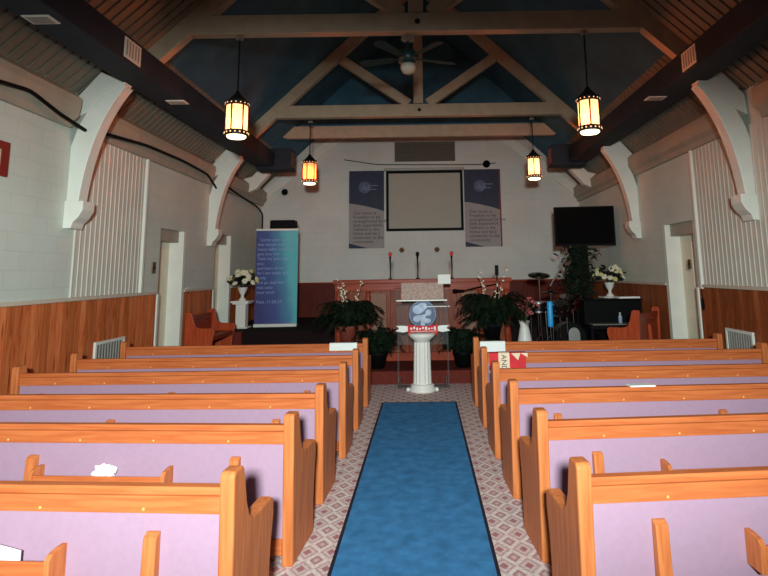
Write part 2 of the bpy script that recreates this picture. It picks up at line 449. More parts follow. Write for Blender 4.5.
# ------------------------------------------------------------------ ducts with registers
def duct(s, label):
    xc = 0
    inn = 3.32
    pts = [(s*inn, 4.12), (s*inn, 4.44), (s*(inn+.13), 4.44), (s*3.73, 4.17), (s*3.73, 4.12)]
    t = thing('air_duct', label, 'duct', (0, 0, 4.12), 0, 'boxed ducts under the roof slopes')
    P = [(p[0], p[1]-4.12) for p in pts]
    MB().prism(P, 'Y', YF, 12.4).build('duct_run', M['duct'], t, bevel=.01)
    MB().box(s*2.95, s*3.73, 12.4, 12.85, -.06, .42).build('duct_end', M['duct'], t, bevel=.01)
    g = MB().box(s*2.94, s*2.95, 12.45, 12.8, 0, .36)
    g.build('duct_grille', M['cherry'] if s > 0 else M['brown'], t)  # right grille is red-lit: that red light is put into its colour
    return t
duct(-1, 'dark navy boxed duct running the length of the left roof slope')
duct(1, 'dark navy boxed duct running the length of the right roof slope')
def register(loc, label, vert=False, s=1):
    t = thing('air_register', label, 'vent', loc, 0, 'white air registers on the ducts')
    if not vert:
        MB().box(-.13, .13, -.09, .09, -.012, 0).build('register_frame', M['white'], t, bevel=.004)
        f = MB()
        for i in range(5): f.box(-.1, .1, -.065+i*.028, -.052+i*.028, -.018, -.01)
        f.build('register_louver', M['ventgrey'], t)
    else:
        MB().box(-.012*s, 0, -.18, .18, 0, .24).build('register_frame', M['white'], t, bevel=.004)
        f = MB()
        for i in range(5): f.box(-.018*s, -.01*s, -.15+i*.064, -.13+i*.064, .03, .21)
        f.build('register_louver', M['ventgrey'], t)
register((-3.55, 4.95, 4.12), 'white register under the left duct, nearest the camera')
register((-3.4, 7.55, 4.12), 'white register under the left duct, beyond the first truss')
register((3.24+.1, 7.7, 4.12), 'white register under the right duct')
register((-3.32, 6.15, 4.16), 'white register on the inner side of the left duct', True, -1)
register((3.32, 6.6, 4.16), 'white register on the inner side of the right duct', True, 1)

# ------------------------------------------------------------------ trusses
def truss(y, label, dz=4.87):
    t = thing('roof_truss', label, 'truss', (CX, y, dz), 0, 'tan painted roof trusses')
    h = .075
    R = lambda x: 8.03-.95*abs(x)-dz
    zc = lambda z: (8.03-.31-dz-z)/.95
    MB().prism([(-zc(0), 0), (zc(0), 0), (zc(.26), .26), (-zc(.26), .26)], 'Y', -h, h).build('bottom_chord', M['truss'], t, bevel=.006)
    for s in (-1, 1):
        MB().prism([(s*4.2, R(4.2)), (s*.0, R(0)), (s*.0, R(0)-.31), (s*4.0, R(4.0)-.31)], 'Y', -h+.005, h-.005).build('rafter', M['truss'], t, bevel=.006)
        # web from the chord centre up to the rafter
        a = Vector((s*.2, .28)); b = Vector((s*1.62, R(1.62)-.31))
        d = (b-a).normalized(); n = Vector((-d.y, d.x))*.095
        MB().prism([tuple(a+n), tuple(b+n), tuple(b-n), tuple(a-n)], 'Y', -h+.01, h-.01).build('web', M['truss'], t, bevel=.006)
    MB().box(-.1, .1, -h+.015, h-.015, .28, R(0)-.3).build('king_post', M['truss'], t, bevel=.006)
    MB().lathe([(.035, 0), (.035, .02), (.015, .03)], 10, Matrix.Translation((.02, -h, .13)) @ Matrix.Rotation(PI/2, 4, 'X')).build('bolt', M['iron'], t)
    return t
Y1, Y2 = 7.08, 11.3
truss(Y1, 'tan roof truss nearest the camera, holding the ceiling fan')
truss(Y2, 'tan roof truss farther from the camera, over the front of the stage', 4.91)
b3 = MB().prism([(-3.4, 5.2), (-3.6, 5.04), (-3.2, 4.91), (3.15, 4.91), (3.5, 5.04), (3.3, 5.2)], 'Y', 13.0, 13.12)
b3 = tag(b3.build('chancel_beam', M['truss'], bevel=.006), 'long tan beam across the chancel, below the dark gable', 'beam')

# arched brackets
def bracket(x, s, y, label):
    t = thing('arched_bracket', label, 'bracket', (x, y, 2.3), 0, 'white arched brackets under the trusses')
    Z = lambda z: z-2.3
    # outline in (distance from wall, height): outer edge then inner curve
    out = [(0, 2.62), (0, 3.3), (.07, 3.56), (.16, 3.74), (.3, 3.92), (.6, 4.1), (.62, 4.06)]
    tail = [(.0, 3.66), (.02, 3.93), (.30, 4.26), (.62, 4.14), (.6, 4.1), (.3, 3.92), (.16, 3.74)]
    MB().prism([(s*a, Z(b)) for a, b in tail], 'Y', -.085, .085).build('rafter_tail', M['white'], t, bevel=.008)
    inn = []
    for i in range(1, 11):
        u = i/10
        # curve from the tip down to the corbel
        p0 = Vector((.62, 4.06)); p1 = Vector((.22, 3.55)); p2 = Vector((.14, 2.62))
        q = p0*(1-u)**2+p1*2*u*(1-u)+p2*u*u
        inn.append((q.x, q.y))
    pts = [(s*(a if a > 0 else -.006), Z(b)) for a, b in out+inn]
    MB().prism(pts, 'Y', -.09, .09).build('bracket_arm', M['white'], t, bevel=.008)
    cp = [(0, 0), (.09, 0), (.11, .07), (.17, .13), (.22, .22), (.22, .33), (0, .33)]
    MB().prism([(s*(a if a > 0 else -.006), b) for a, b in cp], 'Y', -.12, .12).build('corbel', M['white'], t, bevel=.006)
    return t
bracket(XL, 1, 6.8, 'white arched bracket on the left wall, nearest the camera')
bracket(XL, 1, 11.3, 'white arched bracket on the left wall, above the second doorway')
bracket(XR, -1, 7.06, 'white arched bracket on the right wall, nearest the camera')
bracket(XR, -1, 10.9, 'white arched bracket on the right wall, beside the black television')
for x, s, lb in ((XL, 1, 'left'), (XR, -1, 'right')):
    tag(MB().prism([(x, 3.62), (x+s*.3, 3.75), (x+s*.62, 4.12), (x+s*.45, 4.3), (x+s*.2, 4.05), (x, 4.0)], 'Y', 13.3, 13.5).build('bracket_stub', M['white'], bevel=.006),
        'short white bracket end at the roof edge behind the far %s arched bracket' % lb, 'bracket')

# cables along the left cornice
def cable(name, pts, r, label):
    c = []
    for i in range(len(pts)-1):
        a, b = Vector(pts[i]), Vector(pts[i+1])
        for k in range(6): c.append(a.lerp(b, k/6))
    c.append(Vector(pts[-1]))
    sm = [c[0]]+[(c[i-1]+c[i]*2+c[i+1])/4 for i in range(1, len(c)-1)]+[c[-1]]
    return tag(MB().tube(sm, r, 6).build(name, M['black'], smooth=True), label, 'cable')
cable('wall_cable', [(-4.12, 5.2, 3.62), (-4.13, 5.7, 3.68), (-4.13, 6.2, 3.57), (-4.12, 6.68, 3.5)], .022, 'black cable on the left cornice, in front of the near bracket')
cable('wall_cable', [(-4.12, 6.95, 3.55), (-4.12, 8.2, 3.66), (-4.12, 9.5, 3.68), (-4.12, 10.6, 3.64), (-4.13, 11.1, 3.45)], .022, 'black cable on the left cornice, between the two arched brackets')
cable('wall_cable', [(-4.14, 11.5, 3.6), (-4.14, 12.6, 3.5), (-4.16, 13.9, 3.42), (-4.25, 14.5, 3.4), (-4.24, 14.78, 3.3), (-4.24, 14.8, 2.6)], .022, 'black cable on the left wall beyond the far bracket, hanging down in the corner')
cable('wall_cable', [(-2.1, 14.84, 4.75), (-1.2, 14.84, 4.6), (0, 14.84, 4.58), (1.5, 14.84, 4.56), (2.0, 14.84, 4.6)], .011, 'dark cable along the back wall above the projection screen')

# ------------------------------------------------------------------ lanterns
def lantern(loc, ztop, label, sh='lamp'):
    t = thing('hanging_lantern', label, 'lamp', loc, 0, 'lit amber lanterns')
    R = .142; H = .5
    MB().lathe([(R*.93, .055), (R*.95, .43)], 24).build('glass_shade', M[sh], t, smooth=False)
    MB().lathe([(R*.2, -.012), (R*.78, -.006), (R*.86, .01), (R*.86, .03)], 24).build('bottom_glass', M['lamp2'], t)
    f = MB()
    def band(z0, z1):
        f.lathe([(R*.9, z0), (R*1.04, z0), (R*1.06, (z0+z1)/2), (R*1.04, z1), (R*.9, z1)], 24)
    band(.02, .085); band(.415, .47)
    for k in range(6):
        a = 2*PI*k/6+.35
        f.tube([(R*math.cos(a), R*math.sin(a), .07), (R*math.cos(a), R*math.sin(a), .43)], .011, 6)
    for k in range(16):
        a = 2*PI*k/16
        f.ball((R*.98*math.cos(a), R*.98*math.sin(a), .478), .013, 1)
    f.mat(1); d = f
    for k in range(16):
        a = 2*PI*k/16+.2
        d.ball((R*1.05*math.cos(a), R*1.05*math.sin(a), .052), .012, 1)
        d.ball((R*1.05*math.cos(a), R*1.05*math.sin(a), .443), .009, 1)
    f.build('lantern_frame', [M['iron'], M['dots']], t)
    c = MB().lathe([(R*.95, .46), (R*.8, .5), (R*.3, .58), (.02, .62)], 16)
    c.build('lantern_cap', M['iron'], t)
    MB().tube([(0, 0, .6), (0, 0, ztop-loc[2])], .011, 6).build('hanging_rod', M['iron'], t)
    MB().lathe([(.05, ztop-loc[2]-.03), (.05, ztop-loc[2])], 12).build('ceiling_mount', M['silver'], t)
    return t
lantern((-2.4, Y1-.0, 3.48), 4.85, 'lit lantern hanging on the left, nearest the camera')
lantern((2.19, Y1-.0, 3.47), 4.85, 'lit lantern hanging on the right, nearest the camera')
lantern((-2.3, Y2, 3.53), 4.85, 'lit orange lantern hanging on the left, nearer the back wall', 'lamp3')
lantern((2.3, Y2, 3.56), 4.85, 'lit lantern hanging on the right, nearer the back wall')

# ------------------------------------------------------------------ ceiling fan
fan = thing('ceiling_fan', 'dark green ceiling fan with pale light bowl under the near truss', 'fan', (-.16, Y1+.05, 4.34), 0)
MB().tube([(0, 0, .3), (0, 0, .5)], .02).build('down_rod', M['fanmetal'], fan)
MB().lathe([(.02, .44), (.09, .46), (.09, .5)], 16).build('canopy', M['silver'], fan)
MB().lathe([(.05, .12), (.13, .15), (.14, .25), (.1, .3), (.03, .32)], 20).build('motor_housing', M['fanmetal'], fan, smooth=True)
MB().lathe([(.01, -.02), (.07, 0), (.1, .05), (.105, .11)], 20).build('light_bowl', M['bowl'], fan, smooth=True)
for k in range(5):
    m = Matrix.Rotation(2*PI*k/5+.35, 4, 'Z') @ Matrix.Translation((0, 0, .2)) @ Matrix.Rotation(.2, 4, 'X')
    MB().prism([(.2, -.05), (.62, -.075), (.68, -.04), (.68, .04), (.62, .075), (.2, .05)], 'Z', -.005, .005, m).build('fan_blade', M['fanblade'], fan)
    MB().box(.11, .24, -.02, .02, -.006, .006, m).build('blade_iron', M['fanmetal'], fan)

# ------------------------------------------------------------------ pews
def end_profile(h=.87):
    k = h/.87
    return [(-.005, 0), (-.02, .45*k), (-.03, (.87-.02)*k), (-.015, .87*k), (.07, .87*k), (.09, (.87-.02)*k), (.105, .80*k), (.13, .70*k), (.165, .63*k), (.21, .60*k), (.27, .592*k),
            (.46, .592*k), (.5, .57*k), (.505, .5*k), (.47, .36*k), (.455, .2*k), (.46, 0)]
def make_pew(side, length, label, group, h=.87, rack=True, up='lilac', wd=('oak', 'oakz')):
    """origin: middle of the pew's back on the floor; the pew faces +Y; side=+1 puts the aisle end at +X"""
    t = thing('church_pew', label, 'pew', (0, 0, 0), 0, group)
    hl = length/2; k = h/.87
    for s in (1, -1):
        x1 = s*hl; x0 = s*(hl-.068)
        MB().prism(end_profile(h), 'X', min(x0, x1), max(x0, x1)).build('end_panel', M[wd[1]], t, bevel=.01)
    xi = hl-.07
    r = MB().prism([(.0, .688*k), (.035, .688*k), (.045, .789*k), (.04, .802*k), (-.008, .802*k), (-.014, .789*k), (-.014, .771*k), (-.004, .762*k)], 'X', -xi, xi)
    r.mat(1)
    x = xi-.35
    while x > -xi+.1:
        r.lathe([(.008, 0), (.007, .003), (.003, .005)], 8, Matrix.Translation((x, -.001, .705*k)) @ Matrix.Rotation(PI/2, 4, 'X')); x -= .48
    r.build('top_rail', [M[wd[0]], M['plug']], t, bevel=.004)
    MB().box(-xi, xi, .012, .05, .14*k, .70*k).build('back_panel', M[up], t)
    MB().box(-xi, xi, .0, .04, .06, .15*k).build('bottom_rail', M[wd[0]], t, bevel=.004)
    MB().box(-xi, xi, .05, .47, .37*k, .405*k).build('seat', M[wd[0]], t, bevel=.004)
    MB().box(-xi, xi, .06, .475, .405*k, .455*k).build('seat_cushion', M[up], t, bevel=.015)
    for d in ((.37, 1.68, 2.95) if length > 2 else (length/2,)):
        x = side*(hl-d)
        MB().prism([(.012, .06), (-.03, .06), (-.045, .3*k), (-.03, .6*k), (-.005, .615*k), (.012, .615*k)], 'X', x-.03, x+.03).build('back_brace', M[wd[1]], t, bevel=.005)
    if rack:
        a, b = side*(hl-.78), side*(hl-1.62); a, b = min(a, b), max(a, b)
        q = MB().box(a, b, -.085, -.07, .43, .52).box(a, b, -.085, .012, .42, .435)
        rk = q.build('book_rack', M[wd[0]], t, bevel=.004)
        for x in (a, b):
            MB().prism([(.012, .41), (-.095, .41), (-.1, .53), (-.08, .55), (-.03, .558), (.012, .558)], 'X', x-.012, x+.012).build('rack_end', M[wd[1]], rk, bevel=.003)
    return t
PL = 3.24
LX = -.745-PL/2; RX = .645+PL/2
rowsL = [(2.62, -4.2, -.83), (3.62, -4.2, -.80), (4.52, -2.6, -.78), (5.58, -1.0, -.755), (6.53, 0, -.745), (7.6, .3, -.745)]
rowsR = [(2.67, 4.0, .665), (3.62, 3.6, .68), (4.57, 2.0, .66), (5.5, 1.2, .64), (6.54, .3, .64), (7.53, 0, .64)]
ordn = ['nearest the camera', 'second from the camera', 'third from the camera', 'fourth from the camera', 'second from the stage', 'nearest the stage']
extra_l = ['with white papers in its rack', 'with a crumpled white tissue in its rack', '', '', '', 'with a white leaflet over its back']
extra_r = ['', '', 'with a white card on its top rail', '', 'with a red cloth over its back', 'with a white sheet over its back']
def rowplace(side, rows, cx, extra, nm):
    proto = None; out = []
    for i, (y, a, ax) in enumerate(rows):
        lab = 'orange wood pew with lilac back %s of the aisle, %s%s' % (nm, ordn[i], (', '+extra[i]) if extra[i] else '')
        lab = ' '.join(lab.split()[:16]) if len(lab.split()) > 16 else lab
        if proto is None:
            proto = make_pew(side, PL, lab, 'pews %s of the aisle' % nm); o = proto
        else: o = copy_tree(proto)
        o['label'] = lab
        # rotate about the aisle end so it stays on the aisle line
        ang = math.radians(a)
        dx = -side*PL/2
        o.location = (ax+dx*math.cos(ang), y+dx*math.sin(ang), 0); o.rotation_euler = (0, 0, ang)
        out.append(o)
    return out
pewsL = rowplace(1, rowsL, LX, extra_l, 'left')
pewsR = rowplace(-1, rowsR, RX, extra_r, 'right')
def on_pew(p, lx, ly, lz):
    return Matrix.Translation(p.location) @ Matrix.Rotation(p.rotation_euler.z, 4, 'Z') @ Vector((lx, ly, lz))
# corner pews on the platform
pa = make_pew(1, 1.15, 'short red pew along the left wall just past the first doorway', 'corner pews on the platform', .87, False, 'cherryx', ('cherryx', 'cornerz'))
pa.location = (-4.2, 10.7, .2); pa.rotation_euler = (0, 0, math.radians(-90))
pb = make_pew(-1, 1.15, 'short red pew turned towards the pulpit at the right doorway', 'corner pews on the platform', .87, False, 'cherryx', ('cherryx', 'cornerz'))
pb.location = (3.72, 9.5, .2); pb.rotation_euler = (0, 0, math.radians(52))

# ------------------------------------------------------------------ runner
rn = thing('aisle_runner', 'long blue carpet runner along the middle aisle', 'carpet', (-.08, 3.0, 0))
MB().box(-.475, .475, -1.4, 4.78, .001, .009).build('runner_pile', M['runner'], rn)
e = MB()
for s in (-1, 1): e.box(s*.475, s*.497, -1.4, 4.8, .001, .011)
e.box(-.497, .497, 4.78, 4.8, .001, .011)
e.build('runner_edging', M['edge'], rn)

# ------------------------------------------------------------------ papers and cloths on the pews
def wrap_sheet(name, pew, x0, x1, drop, mat, label, cat, front=.05):
    mb = MB(); t = .004
    prof = [(-.02, .802-drop), (-.02, .796), (-.012, .809), (.045, .809), (.053, .799), (.053, .802-front)]
    off = [(p[0]+(-t if p[0] < 0 else t), p[1]+(t if p[1] > .802 else 0)) for p in prof]
    mb.prism(prof+off[::-1], 'X', x0, x1)
    o = mb.build(name, mat); o.location = pew.location; o.rotation_euler = pew.rotation_euler
    return tag(o, label, cat)
hl = PL/2
wrap_sheet('leaflet', pewsL[5], hl-.5, hl-.14, .085, M['paper'], 'white leaflet folded over the back of the left pew nearest the stage', 'paper')
wrap_sheet('paper_sheet', pewsR[5], -hl+.085, -hl+.41, .12, M['paper'], 'white sheet folded over the back of the right pew nearest the stage', 'paper')
ck = thing('draped_cloth', 'red cloth with cream border draped over a right-hand pew back', 'cloth', pewsR[4].location-Vector((0, 0, .036)), pewsR[4].rotation_euler.z)
def wrap_part(name, x0, x1, z0, mat, lift, xr=None, zr=None):
    o = MB()
    t = .004+lift
    o.prism([(x0, z0), (x1, zr if zr else z0), (x1, .846+lift), (x0, .846+lift)], 'Y', -.022-lift, -.018)
    o.box(x0, x1, -.022-lift, .05, .84, .846+lift)
    return o.build(name, mat, ck)
X0 = -hl
wrap_part('red_field', X0+.09, X0+.5, .645, M['red'], .0, zr=.67)
wrap_part('cream_tag', X0+.19, X0+.315, .625, M['cream'], .003)
MB().box(X0+.08, X0+.52, -.024, -.019, .625, .655).build('cream_border', M['cream'], ck)
MB().prism([(X0+.335, .838), (X0+.41, .76), (X0+.44, .838)], 'Y', -.026, -.02).build('cream_corner', M['cream'], ck)
MB().prism([(X0+.44, .838), (X0+.52, .79), (X0+.52, .838)], 'Y', -.026, -.02).build('cream_corner', M['cream'], ck)
lettering('lettering', 'AND', .082, M['bannertext'], ck, (X0+.225, -.027, .825), (PI/2, PI/2, 0), depth=.001)
# crumpled tissue in a book rack
tb = MB()
tb.ball((0, 0, .05), .06, 3, (1.15, .55, .85))
for v in tb.bm.verts:
    k = 1+.35*math.sin(v.co.x*90+v.co.z*60)*math.cos(v.co.z*80+v.co.y*50)
    v.co = Vector((v.co.x*k, v.co.y*k, .05+(v.co.z-.05)*k))
tis = tag(tb.build('tissue', M['paper']), 'crumpled white tissue in the book rack of a left pew', 'tissue')
p = on_pew(pewsL[1], hl-1.18, -.036, .475); tis.location = p
fo = MB()
fo.prism([(-.08, 0), (.1, 0), (.11, .11), (.0, .135), (-.08, .1)], 'Y', -.004, .004)
fo.prism([(-.14, 0), (.0, 0), (.02, .095), (-.13, .1)], 'Y', -.014, -.008)
pp = tag(fo.build('paper_sheet', M['paper']), 'white papers standing in the book rack of the nearest left pew', 'paper')
pp.location = on_pew(pewsL[0], hl-1.05, -.03, .437); pp.rotation_euler = (math.radians(8), 0, pewsL[0].rotation_euler.z)
cd = tag(MB().box(-.1, .1, -.045, .045, 0, .012).build('card', M['paper'], bevel=.002), 'small white card lying on the top rail of the third right pew', 'paper')
cd.location = on_pew(pewsR[2], -hl+1.05, .016, .803)
cd.rotation_euler = pewsR[2].rotation_euler

# ------------------------------------------------------------------ wall fittings
def vent(x, s, y0, y1, z0, z1, label):
    t = thing('wall_vent', label, 'vent', (x, (y0+y1)/2, z0), 0, 'return vents in the wainscot')
    h = (y1-y0)/2; H = z1-z0
    f = MB().box(0, s*.03, -h, h, 0, .04).box(0, s*.03, -h, h, H-.04, H).box(0, s*.03, -h, -h+.04, .04, H-.04).box(0, s*.03, h-.04, h, .04, H-.04)
    f.build('vent_frame', M['white'], t, bevel=.004)
    MB().box(0, s*.006, -h+.04, h-.04, .04, H-.04).build('vent_back', M['black'], t)
    l = MB(); n = 10
    for i in range(n):
        y = -h+.06+i*(2*h-.12)/(n-1)
        l.box(s*.006, s*.022, y-.012, y+.012, .04, H-.04)
    l.build('vent_louver', M['ventgrey'], t)
vent(XL+.018, 1, 7.46, 8.19, .5, .88, 'white framed vent in the wainscot of the left wall')
vent(XR-.018, -1, 7.3, 7.95, .5, .9, 'white framed vent in the wainscot of the right wall')
def plate(loc, s, label, mat, name, w=.09, h=.14):
    t = thing(name, label, 'switch', loc)
    MB().box(0, s*.015, -w/2, w/2, -h/2, h/2).build('wall_plate', mat, t, bevel=.003)
    MB().box(s*.015, s*.025, -.012, .012, -.02, .02).build('toggle', M['black'], t)
plate((XL, 9.0, 1.85), 1, 'brown switch plate on the left wall before the first doorway', M['brass'], 'light_switch', .12, .18)
plate((XL+.0, 10.35, 1.42), 1, 'white thermostat on the left wall just past the first doorway', M['white'], 'thermostat', .16, .16)
plate((XR, 8.9, 1.78), -1, 'brown switch plate on the right wall beside the doorway', M['brass'], 'light_switch', .1, .15)
pc = thing('pull_cord', 'dark cord grip hanging on the right wainscot below the white batten', 'cord', (XR-.04, 8.52, 1.1))
MB().tube([(0, 0, .17), (0, 0, .4)], .006, 6).build('cord', M['black'], pc)
MB().lathe([(.012, 0), (.02, .03), (.02, .14), (.008, .18)], 10).build('grip', M['black'], pc)
pf = thing('wall_picture', 'dark red picture frame at the left edge on the near wall', 'picture', (XL, 5.22, 2.75))
MB().box(0, .03, -.6, .46, 0, .36).build('picture_frame', M['picture'], pf, bevel=.004)
MB().box(.03, .034, -.48, .34, .09, .27).build('print', M['picturein'], pf)

# ------------------------------------------------------------------ back wall: screen, banners, grille
ps = thing('projection_screen', 'blank grey projection screen with black border on back wall', 'screen', (.065, YB-.04, 2.8))
MB().box(-.98, .98, 0, .02, .07, 1.56).build('screen_fabric', M['screen'], ps)
f = MB().box(-1.03, -.96, -.012, .02, 0, 1.62).box(.96, 1.03, -.012, .02, 0, 1.62).box(-.96, .96, -.012, .02, 0, .07).box(-.96, .96, -.012, .02, 1.55, 1.62)
f.build('screen_border', M['black'], ps)
MB().box(-1.08, 1.08, -.06, .03, 1.62, 1.69).build('screen_case', M['silver'], ps, bevel=.01)
def wall_banner(x, label):
    t = thing('wall_banner', label, 'banner', (x, YB-.02, 2.36), 0, 'vision banners beside the screen')
    w = .47; h = 2.08
    MB().box(-w, w, 0, .012, 0, h).build('banner_sheet', M['bannergrey'], t)
    n = 12; top = []
    for i in range(n+1):
        u = i/n; top.append((-w+2*w*u, 1.2-.22*u*u-.03*math.sin(u*PI)))
    MB().prism(top+[(w, h), (-w, h)], 'Y', -.004, .0).build('navy_field', M['bannernavy'], t)
    MB().prism([(-w, 0), (.05, 0), (-w*.4, .06), (-w, .14)], 'Y', -.004, .0).build('navy_corner', M['bannernavy'], t)
    lg = MB().lathe([(.16, 0), (.16, .003)], 20, Matrix.Translation((-.05, -.004, 1.63)) @ Matrix.Rotation(PI/2, 4, 'X'))
    lg.mat(1).prism([(-.13, 1.58), (-.06, 1.72), (0, 1.6), (.06, 1.72), (.12, 1.58), (.02, 1.52), (-.04, 1.56)], 'Y', -.01, -.006)
    lg.box(.06, .3, -.008, -.004, 1.66, 1.69).box(.08, .26, -.008, -.004, 1.56, 1.585)
    lg.build('logo', [M['logoblue'], M['logogrey']], t)
    lettering('lettering', 'Our vision is\nFreedom to be\nstrengthened by the\nfaith experience,\nholiness in the\nhome and be a\ntestimony to the\ncommunity', .118, M['bannertext'], t, (-w+.12, -.004, .9), spacing=.92)
    return t
wall_banner(-1.49, 'navy and grey printed banner left of the projection screen')
wb = wall_banner(1.6, 'navy and grey printed banner right of the projection screen')
MB().box(.47, .51, 0, .012, 0, 2.08).build('red_edge', M['picture'], wb)
gv = thing('wall_grille', 'wide brown louvred grille high on the back wall', 'vent', (.09, YB-.03, 4.68))
MB().box(-.82, .82, 0, .03, 0, .54).build('grille_frame', M['brown'], gv, bevel=.004)
l = MB()
for i in range(7):
    l.box(-.77, .77, -.03, 0, .04+i*.068, .075+i*.068)
l.build('louver', M['brown'], gv)
tag(MB().lathe([(.1, 0), (.1, .05), (.07, .09), (.0, .1)], 16, Matrix.Translation((1.75, YB, 4.58)) @ Matrix.Rotation(PI/2, 4, 'X')).build('round_speaker', M['blackcloth'], smooth=True), 'small round dark fitting on back wall above the right banner', 'speaker')
for x, lb in ((-.56, 'left'), (.37, 'right')):
    o = MB()
    for k in range(6):
        a = k*PI/3
        o.ball((.05*math.cos(a), 0, .05*math.sin(a)), .03, 1, (1, .5, 1))
    o.ball((0, -.01, 0), .035, 1)
    o = tag(o.build('wall_ornament', M['brass']), 'small star shaped brass ornament under the screen, %s of the two' % lb, 'ornament'); o.location = (x, YB-.018, 2.3)
sp = thing('spotlight', 'small black spotlight under the roof edge at the left back corner', 'spotlight', (-3.62, YB-.06, 3.9))
MB().tube([(0, 0, 0), (0, -.12, 0)], .015).build('arm', M['black'], sp)
MB().lathe([(.05, 0), (.08, .1), (.08, .16)], 14, Matrix.Translation((0, -.12, 0)) @ Matrix.Rotation(1.9, 4, 'X')).build('spot_head', M['black'], sp)

# ------------------------------------------------------------------ pulpit screen
pu = thing('pulpit_screen', 'wide red wood pulpit front with posts, panels and cap rail', 'pulpit', (0, 10.1, .2))
MB().box(-1.6, 1.56, -.07, .12, 1.33, 1.4).build('cap_rail', M['cherryx'], pu, bevel=.01)
MB().box(-1.57, 1.53, -.02, .06, 1.2, 1.33).build('frieze', M['cherryx'], pu, bevel=.005)
MB().box(-1.57, 1.53, -.04, .08, 0, .14).build('plinth', M['cherryx'], pu, bevel=.005)
MB().box(-1.57, 1.53, .03, .05, .1, 1.25).build('back_board', M['cherrypan'], pu)
for x in (-1.5, -.98, 1.0, 1.46):
    MB().lathe([(.05, .14), (.05, .25), (.035, .29), (.05, .36), (.06, .5), (.045, .64), (.035, .68), (.055, .74), (.055, .8), (.035, .84), (.05, .96), (.05, 1.1), (.04, 1.14), (.05, 1.2)], 14, Matrix.Translation((x, -.03, 0))).build('turned_post', M['cherryx'], pu, smooth=True)
for x in (-.62, .62, -.3, .3):
    MB().box(x-.035, x+.035, -.03, .03, .14, 1.2).build('stile', M['cherry'], pu, bevel=.006)
MB().box(-.26, .26, -.0, .03, .2, 1.14).build('centre_panel', M['cherrypan'], pu, bevel=.01)
for x in (-.8, .81):
    MB().box(x-.14, x+.14, -.01, .03, .3, 1.16).build('grille_panel', M['grille'], pu, label='speckled grille cloth panel')
MB().box(-.5, -.1, -.14, .02, 1.24, 1.27).build('ledge', M['cherryx'], pu, bevel=.005)
def goose(x, red, label, y=10.12):
    t = thing('gooseneck_microphone', label, 'microphone', (x, y, 1.6), 0, 'gooseneck microphones on the pulpit rail')
    MB().lathe([(.035, 0), (.035, .012), (.012, .02)], 12).build('mic_base', M['black'], t)
    MB().tube([(0, 0, .01), (.005, 0, .2), (0, -.01, .36)], .011, 8).build('gooseneck', M['black'], t, smooth=True)
    MB().lathe([(.012, .3), (.018, .38), (.022, .4)], 10, Matrix.Translation((0, -.01, 0))).build('capsule', M['black'], t)
    MB().ball((0, -.01, .44), .034, 2, (1, 1, 1.35)).build('windscreen', M['foamred'] if red else M['black'], t, smooth=True)
goose(-.59, True, 'microphone with red foam tip on the pulpit rail, left')
goose(-.10, False, 'all black microphone in the middle of the pulpit rail')
goose(.51, True, 'microphone with red foam tip on the pulpit rail, right')

# ------------------------------------------------------------------ column pedestal and acrylic lectern
cp = thing('column_pedestal', 'white fluted column pedestal in front of the clear lectern', 'column', (-.035, 8.56, 0))
for q in (-1, 1): MB().box(q*.16, q*.235, -.05, .05, 0, .05).build('foot', M['urn'], cp, bevel=.015)
MB().lathe([(.2, 0), (.2, .04), (.17, .06), (.175, .085), (.145, .11)], 32).build('column_base', M['urn'], cp, smooth=True)
tw = lambda k, z: 1+.045*math.cos(k*PI/2)
MB().lathe([(.128, .1), (.122, .3), (.118, .5), (.112, .72)], 56, wob=tw).build('shaft', M['urn'], cp)
MB().lathe([(.115, .7), (.13, .73), (.16, .75), (.195, .79), (.195, .82)], 32).build('capital', M['urn'], cp, smooth=True)

lc = thing('acrylic_lectern', 'clear acrylic lectern with round emblem and red ribbon behind the white column', 'lectern', (-.02, 8.86, 0))
MB().box(-.4, .4, -.12, .16, 0, .02).build('base_plate', M['acrylic'], lc, bevel=.004)
for x in (-.38, .38):
    MB().box(x-.012, x+.012, -.1, .1, .02, 1.46).build('side_panel', M['acrylic'], lc, bevel=.003)
for x in (-.34, -.385, .345):
    MB().tube([(x, -.1, .02), (x, -.1, .17)], .01, 8).build('chrome_post', M['chrome'], lc)
MB().box(-.38, .38, -.02, -.008, .62, 1.25).build('front_panel', M['acrylic'], lc, bevel=.002)
m = Matrix.Translation((0, .06, 1.42)) @ Matrix.Rotation(.95, 4, 'X')
MB().box(-.33, .33, -.16, .16, -.008, .008, m).build('reading_top', M['frost'], lc, bevel=.003)
MB().box(-.4, .38, -.16, -.12, 1.28, 1.302).build('book_ledge', M['silver'], lc, bevel=.003)
MB().box(.02, .42, -.1, -.085, 1.19, 1.2).build('shelf_edge', M['silver'], lc)
# emblem
MB().lathe([(.205, 0), (.21, .01), (.2, .022), (.0, .026)], 40, Matrix.Translation((0, -.03, 1.08)) @ Matrix.Rotation(PI/2, 4, 'X')).build('emblem_disc', M['logoblue'], lc)
E2 = MB()
for cx, cz, rx, rz in ((-.07, .07, .09, .07), (.09, .02, .05, .05), (-.09, -.07, .06, .05), (.07, -.1, .06, .04), (.0, .14, .07, .03)):
    E2.ball((cx, -.055, 1.08+cz), 1, 2, (rx, .006, rz))
E2.prism([(-.03, .91), (.03, .91), (.045, 1.03), (.09, 1.1), (0, 1.07), (-.08, 1.06), (-.03, 1.02)], 'Y', -.064, -.055)
E2.prism([(.0, 1.11), (.07, 1.18), (.04, 1.23), (-.02, 1.16)], 'Y', -.064, -.055)
E2.build('emblem_figure', M['bluewhite'], lc)
ring = MB()
for k in range(40):
    a = 2*PI*k/40
    ring.ball((.2*math.cos(a), -.05, 1.08+.2*math.sin(a)), .012, 1)
ring.build('emblem_rim', M['bluewhite'], lc)
rb = MB(); n = 16; pa_ = []; pb_ = []
